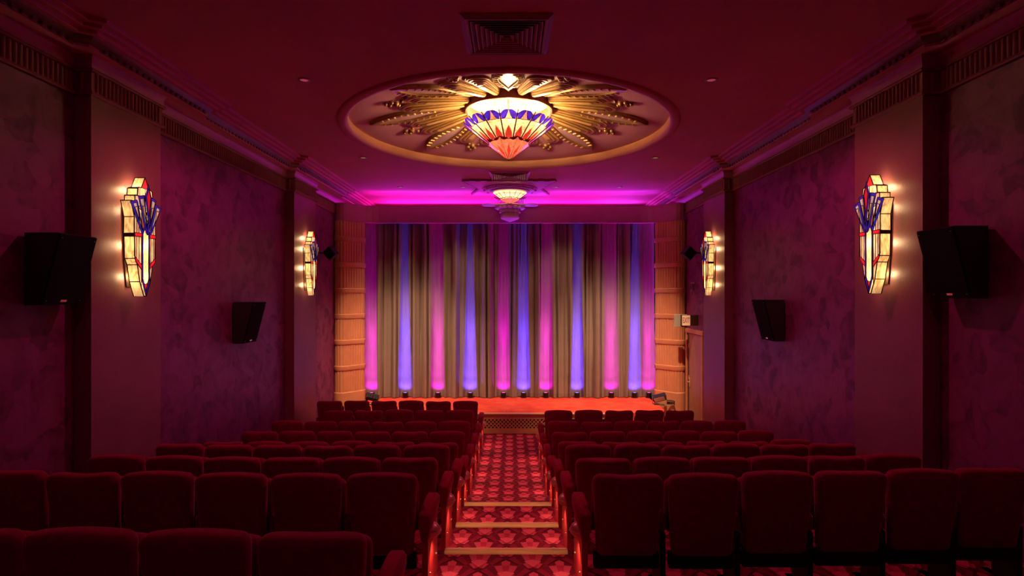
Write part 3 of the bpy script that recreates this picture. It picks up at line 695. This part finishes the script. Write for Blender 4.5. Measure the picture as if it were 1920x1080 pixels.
# unlit plaster pendant at the middle of the pelmet
cb=empty('pelmet_ornament',(0,14.22,E+2.24)); tag(cb,'unlit tiered plaster pendant ornament on the middle of the pelmet','ornament')
MB().cbox(-.62,.62,-.16,.05,-.03,.0,.006).build('shelf',M['plaster'],cb)
for s in (-1,1): MB().lathe([(.0,-.05),(.16,-.045),(.19,-.02),(.17,.0),(0,.0)],16,s*.52,-.06).build('wing',M['plaster'],cb,50)
MB().lathe([(.0,-.03),(.36,-.03),(.38,-.05),(.36,-.075),(.0,-.075)],32,0,-.10).build('collar',M['plaster'],cb,50)
for k in range(16):
    a=2*PI*k/16; MB().sphere((.31*math.cos(a),-.10+.31*math.sin(a),-.10),.072,8,6,.5).build('petal',M['plaster'],cb,60)
def flutedring(r,z0,z1,n=28):
    m=MB(); rr=[r*(1+.035*(k%2)) for k in range(2*n)]
    m.loft([[(q*math.cos(PI*k/n),-.10+q*math.sin(PI*k/n),z) for k,q in enumerate(rr)] for z in (z0,z1)]); return m
flutedring(.26,-.215,-.11).build('upper_tier',M['plaster'],cb); flutedring(.215,-.33,-.215).build('lower_tier',M['plaster'],cb)
MB().lathe([(.0,-.325),(.225,-.325),(.235,-.345),(.22,-.365),(.0,-.45)],16,0,-.10).build('tip',M['plaster'],cb)

for ch_ in cb.children:            # flat backs against the pelmet
    for v_ in ch_.data.vertices: v_.co.y=min(v_.co.y,.046)

# ------------------------------------------------------------------ wall sconces
def sconce(s,yc,label,dz=0,power=P_SCONCE):
    t=empty('wall_sconce',(s*W1,yc,E-.02+dz),0 if s<0 else PI); tag(t,label,'wall lamp','stained-glass wall lamps')
    D=.17; B0=.06
    lead=MB()
    half=[(.0,1.285),(.062,1.165),(.085,1.165),(.12,1.15),(.128,1.075),(.165,1.068),(.165,1.005),(.225,1.005),(.175,.84),(.178,.665),(.172,.635),(.165,.40),(.125,.335),(.088,.155),(.02,.0)]
    # side panes from the front face back to the wall
    for sg in (1,-1):
        for (a,za),(b,zb) in zip(half,half[1:]):
            horiz=abs(za-zb)<.05
            f=MB()
            if horiz:
                f.loft([[(B0,sg*a,za),(D,sg*a,za),(D,sg*b,zb),(B0,sg*b,zb)],[(B0,sg*a,za-.006),(D,sg*a,za-.006),(D,sg*b,zb-.006),(B0,sg*b,zb-.006)]]); f.build('case_step',M['bronze'],t)
            else:
                f.add([(B0,sg*a,za),(D,sg*a,za),(D,sg*b,zb),(B0,sg*b,zb)],[(0,1,2,3)]); f.build('side_pane',G['side'],t)
            for x in (B0,D): lead.tube([(x,sg*a,za),(x,sg*b,zb)],.0055,5)
            lead.tube([(B0,sg*a,za),(D,sg*a,za)],.0055,5)
    lead.tube([(B0,-.02,0),(B0,.02,0)],.006,5); lead.tube([(D,-.02,0),(D,.02,0)],.006,5)
    def pane(nm,pts,g,lay=0,cames=True,both=True):
        x=D+.005*lay
        for sg in ((1,-1) if both else (1,)):
            f=MB(); f.add([(x,sg*a,z) for a,z in pts],[tuple(range(len(pts)))]); f.build(nm,g,t)
            if cames:
                for p,q in zip(pts,pts[1:]+pts[:1]): lead.tube([(x+.001,sg*p[0],p[1]),(x+.001,sg*q[0],q[1])],.0038,4)
    pane('red_pane',[(0,1.28),(.06,1.165),(-.06,1.165)],G['red'],0,True,False)
    pane('cream_pane',[(0,1.165),(.085,1.165),(.115,1.15),(.125,1.075),(0,1.068)],G['cream'])
    pane('peach_pane',[(0,1.068),(.163,1.068),(.163,.965),(0,.90)],G['peach'])
    for i,(a,b) in enumerate([(.062,.10),(.10,.14),(.14,.177)]):
        pane('cream_pane',[(a,.675),(b,.675),(b,.965 if i<2 else .86),(a,.965)],(G['cream'],G['peach'],G['cream'])[i])
        pane('cream_pane',[(a,.315+.09*i/3+.02),(b,.315+.09*(i+1)/3+.02),(b-.004 if i==2 else b,.636),(a,.636)],(G['peach'],G['cream'],G['peach'])[i])
    pane('red_band',[(.062,.636),(.176,.636),(.178,.675),(.062,.675)],G['red'],1)
    pane('red_band',[(.062,.285),(.166,.375),(.168,.42),(.062,.335)],G['red'],1)
    pane('peach_pane',[(.062,.285),(.158,.372),(.125,.335),(.088,.16),(.062,.10)],G['peach'])
    tube_=[(-.05,.19),(-.035,.145),(0,.128),(.035,.145),(.05,.19),(.05,.66),(.03,.705),(0,.72),(-.03,.705),(-.05,.66)]
    pane('lamp_tube',tube_,G['tube'],1,True,False)
    pane('blue_border',[(.05,.17),(.066,.16),(.066,.68),(.04,.735),(.0,.755),(0,.725),(.03,.71),(.05,.665)],G['blue'],2)
    pane('blue_border',[(.0,.0),(.066,.16),(.05,.19),(.0,.045)],G['blue'],2)
    pane('red_pane',[(0,.05),(.034,.142),(0,.125),(-.034,.142)],G['red'],1,True,False)
    # fan of blue-edged wings
    pane('blue_wing',[(.05,.70),(.225,1.005),(.15,1.03),(.022,.735)] if False else [(.052,.675),(.078,.672),(.262,.985),(.158,1.02),(.146,1.0)],G['blue'],3)
    pane('cream_pane',[(.075,.71),(.225,.972),(.172,.99)],G['cream'],4)
    pane('peach_pane',[(.128,.80),(.205,.936),(.165,.95)],G['peach'],5)
    pane('blue_wing',[(.0,.66),(.022,.68),(.152,1.06),(.05,1.085),(.046,1.06),(.0,.75)],G['blue'],5)
    pane('cream_pane',[(.018,.73),(.128,1.035),(.068,1.05)],G['cream'],6)
    pane('peach_pane',[(.03,.79),(.095,.965),(.06,.965)],G['peach'],7)
    pane('blue_diamond',[(0,1.215),(.052,1.075),(.0,.78),(-.052,1.075)],G['blue'],7,True,False)
    pane('red_diamond',[(0,1.17),(.034,1.07),(.0,.86),(-.034,1.07)],G['red'],8,True,False)
    lead.build('lead_frame',M['lead'],t)
    MB().prism([(-.06,.1),(.06,.1),(.10,.4),(.12,.95),(-.12,.95),(-.10,.4)],.012,'x',.001).build('back_plate',M['bronze'],t)
    for z in (.16,.50,.88,1.10):
        MB().sphere((.085,0,z),.018,8,6,1.5).build('bulb',bpy.data.materials['warm_bulb'],t,60)
        light('lamp','POINT',(.078,0,z+.05),power/3.4*(1.5 if z in(.5,) else 1),COL_WARM,t,shadow_soft_size=.035)
    return t
sconce(-1,6.17,'stained-glass wall lamp on the left wall, nearest the camera')
sconce(1,6.17,'stained-glass wall lamp on the right wall, nearest the camera',.03)
sconce(-1,11.42,'stained-glass wall lamp at the far end of the left wall, beside the column',.0)
sconce(1,11.42,'stained-glass wall lamp at the far end of the right wall, near the exit sign',.0)

# ------------------------------------------------------------------ speakers
def speaker(s,yc,zt,label):
    t=empty('wall_speaker',(s*W2,yc,zt-.64),0 if s<0 else PI); tag(t,label,'speaker','black surround speakers')
    w=.225
    MB().prism([(.03,.0),(.17,.0),(.335,.64),(.03,.64)],2*w,'y',-w).build('cabinet',M['speaker'],t)
    f=MB(); nx_,nz_=math.cos(math.atan2(.165,.64)),-math.sin(math.atan2(.165,.64))
    def q(u,z,o): return (.17+.165*z/.64+nx_*o,u,z+nz_*o)
    f.loft([[q(-w+.004,.004,0),q(w-.004,.004,0),q(w-.004,.636,0),q(-w+.004,.636,0)],[q(-w+.008,.008,.014),q(w-.008,.008,.014),q(w-.008,.632,.014),q(-w+.008,.632,.014)]]); f.build('grille',M['grille'],t)
    f=MB(); f.loft([[q(-.035,.03,.014),q(.035,.03,.014),q(.035,.05,.014),q(-.035,.05,.014)],[q(-.035,.03,.018),q(.035,.03,.018),q(.035,.05,.018),q(-.035,.05,.018)]]); f.build('badge',M['badge'],t)
    for u in (-w+.03,w-.03):
        for z in (.04,.60):
            f=MB(); f.sphere(q(u,z,.016),.006,6,4); f.build('screw',M['steel'],t)
    MB().cbox(-.0,.04,-.08,.08,.15,.5,.005).build('bracket',M['black'],t)
    return t
speaker(-1,5.23,E+.545,'large black speaker on the left wall, nearest the camera')
speaker(1,5.23,E+.605,'large black speaker on the right wall, nearest the camera')
speaker(-1,8.98,E-.12,'black speaker halfway along the left wall, low between two lamps')
speaker(1,8.98,E-.085,'black speaker halfway along the right wall, low between two lamps')
def small_box(s,label):
    t=empty('corner_speaker',(s*W2,12.75,E+.93)); tag(t,label,'speaker','small cube speakers')
    m=MB().cbox(-.115,.115,-.09,.09,-.12,.12,.012); o=m.build('cabinet',M['speaker'],t); o.location=(-s*.26,0,0); o.rotation_euler=(R(15),R(38)*s,R(20)*s)
    g=MB().cbox(-.10,.10,-.012,.0,-.105,.105,.004).build('grille',M['grille'],o,None); g.location=(0,-.09,0)
    MB().tube([(-s*.004,0,.0),(-s*.16,0,.0)],.018,8).build('bracket',M['black'],t,60)
small_box(-1,'small tilted black cube speaker past the far left wall lamp')
small_box(1,'small tilted black cube speaker past the far right wall lamp')

# floodlights standing at the stage corners
def flood(x,y,rz,label):
    t=empty('floodlight',(x,y,ZS+.004),rz); tag(t,label,'stage light','floodlights on the stage')
    b=MB().loft([[(-.15,-.07,-.07),(.15,-.07,-.07),(.15,.07,-.05),(-.15,.07,-.05)],[(-.15,-.08,.07),(.15,-.08,.07),(.15,.06,.07),(-.15,.06,.07)]]).build('housing',M['black'],t); b.location=(0,0,.17); b.rotation_euler=(R(25),R(-18),0)
    MB().cbox(-.13,.13,-.082,-.074,-.055,.055,.004).build('lens',M['steel'],b)
    for k in range(5): MB().box(-.12+.06*k-.004,-.12+.06*k+.004,.055,.085,-.05,.05).build('fin',M['black'],b)
    m=MB().tube([(-.17,.0,.17),(-.17,0,.012),(.17,0,.012),(.17,0,.17)],.011,6); m.build('stand',M['steel'],t,60)
    MB().cbox(-.12,.12,-.09,.09,.0,.012,.003).build('foot',M['black'],t)
    c=[]; 
    for i in range(22):
        a=i*.75; c.append((.26+.09*math.cos(a),.02+.10*math.sin(a),.02+.004*i))
    MB().tube(c,.011,6).build('cable_coil',M['black'],t,60)
flood(px(1236,13.75),13.72,R(-25),'black floodlight tipped up at the right corner of the stage')
flood(px(700,13.9),13.78,R(205),'black floodlight half hidden by seats at the left corner of the stage')

# ------------------------------------------------------------------ seats
LEAN=.10
backs=[]
for v,(dip) in enumerate((0.0,.022,.012)):
    m=MB(); pillow(m,rrect(.215,.250,.32,.915,.055,.04,5,dip),-.005,.105,.04,.012,LEAN); backs.append(m.mesh('backrest',M['velvet'],60))
m=MB(); pillow(m,rrect(.225,.23,.42,.82,.05,.05,4),.16,.25,.035,.01,.05); cush=m.mesh('seat_cushion',M['velvet'],60)
m=MB().cbox(-.235,.235,.02,.08,.22,.34,.01); underm=m.mesh('seat_rail',M['black'])
def arm_mesh(nm,wt,wb,y0,y1,z0,z1,mt):
    sec=[(-wb,z0),(wb,z0),(wt,z1-.07),(wt,z1-.025),(wt-.018,z1),(-wt+.018,z1),(-wt,z1-.025),(-wt,z1-.07)]
    cxs=0; mm=MB()
    def ring(y,k,dz=0): return [(a*k,y,(z0+(z-z0)*1)+(dz if z>z1-.1 else 0)) for a,z in sec]
    mm.loft([ring(y0,.75,-.02),ring(y0+.02,1,0),ring(y1-.06,1,0),ring(y1-.02,.95,-.01),ring(y1,.7,-.04)]); return mm.mesh(nm,mt,45)
arm_end=arm_mesh('armrest',.052,.028,-.01,.48,.44,.635,M['velvet2'])
arm_mid=arm_mesh('armrest',.030,.024,.06,.46,.48,.60,M['velvet'])
m=MB().prism([(-.03,.0),(.52,.0),(.50,.25),(.49,.46),(.0,.46),(-.02,.25)],.042,'x',-.021); panel=m.mesh('end_panel',M['redpanel'])
m=MB().cbox(-.02,.02,.05,.30,.0,.5,.006); m.cbox(-.035,.035,.0,.40,.0,.03,.004); legm=m.mesh('standard',M['black'])
# aisle lamp: ribbed half dome on the end panel
rings=[]
for k in range(10):
    f=k/6; a=PI/2*(f-.5); r=.066*math.cos(a)+.0001; z=.06*math.sin(a)
    rings.append([((r*(1+.05*(i%2)))*math.cos(PI*i/10-PI/2),(r*(1+.05*(i%2)))*math.sin(PI*i/10-PI/2),z) for i in range(11)])
m=MB(); m.loft(rings,False,False); m.tube([(.0,-.07,.0),(.058,-.045,-.002),(.07,0,-.004),(.058,.045,-.002),(0,.07,0)],.008,6); m.tube([(0,-.056,-.02),(.046,-.037,-.02),(.056,0,-.02),(.046,.037,-.02),(0,.056,-.02)],.006,6)
lampm=m.mesh('aisle_lamp',M['brass'],40)
m=MB().sphere((0,0,0),.008,8,6); boltm=m.mesh('bolt',M['brass'],60)
rows=[ # depth of the back, left seats, right seats, left outward drift, right outward drift
 (2.57,4,0,.05,0),(4.00,6,6,.05,.13),(5.10,6,6,.05,.10),(6.11,6,6,.04,.09),(7.05,6,6,.03,.08),(8.08,6,6,.03,.07),(9.08,6,6,.03,.06),(10.05,5,5,.0,.0),(11.25,6,0,.0,0)]
DZ=[0,0,-.03,-.015,0,0,0,.035,.03]
XA,PITCH=.605,.540
ordn=['front','second','third','fourth','fifth','sixth','seventh','eighth','rearmost']
from_a=['beside the aisle','second from the aisle','third from the aisle','fourth from the aisle','fifth from the aisle','sixth from the aisle']
for ri,(d,nl,nr,dl_,dr_) in enumerate(rows):
    for s,cnt,dr in ((-1,nl,dl_),(1,nr,dr_)):
        blk='left' if s<0 else 'right'
        ro=ordn[8-ri] if s<0 else ['front','second','third','fourth','fifth','sixth','rearmost'][7-ri] if cnt else ''
        for i in range(cnt):
            u=i/5; x=s*(XA+PITCH*(i+.5)-.0); y=d+.07+dr*u*u+random.uniform(-.008,.008)
            z=floor_z(d+.3)
            t=empty('cinema_seat',(x,y,z),s*-R(1.2)*u*(1 if dr else 0)); tag(t,f'crimson velvet cinema seat {from_a[i]}, {ro} row of the {blk} block','seat',f'cinema seats of the {blk} block')
            var=random.choices((0,1,2),(.55,.2,.25))[0]
            inst('backrest',backs[var],t,(0,0,DZ[ri]+random.uniform(-.006,.006)))
            inst('seat_cushion',cush,t); inst('seat_rail',underm,t)
            inst('armrest',arm_mid,t,(s*PITCH/2,0,0)); inst('standard',legm,t,(s*PITCH/2,0,-.03))
            if i==0:
                xe=-s*(PITCH/2+.035)
                inst('armrest',arm_end,t,(xe+s*.004,0,0))
                ep=inst('end_panel',panel,t,(xe,0,-.01)); 
                la=inst('aisle_lamp',lampm,t,(xe-s*.020,.16,.45),0 if s<0 else PI); tag(la,'ribbed brass half-dome lamp')
                inst('bolt',boltm,ep,(-s*.023,.40,.18)); inst('bolt',boltm,ep,(-s*.023,.08,.18))
                light('glow','SPOT',(xe-s*.07,.16,.375),P_AISLE,(1.0,.55,.30),t,spot_size=R(150),spot_blend=.7,shadow_soft_size=.02,aim=(-s*.35,0,-1))
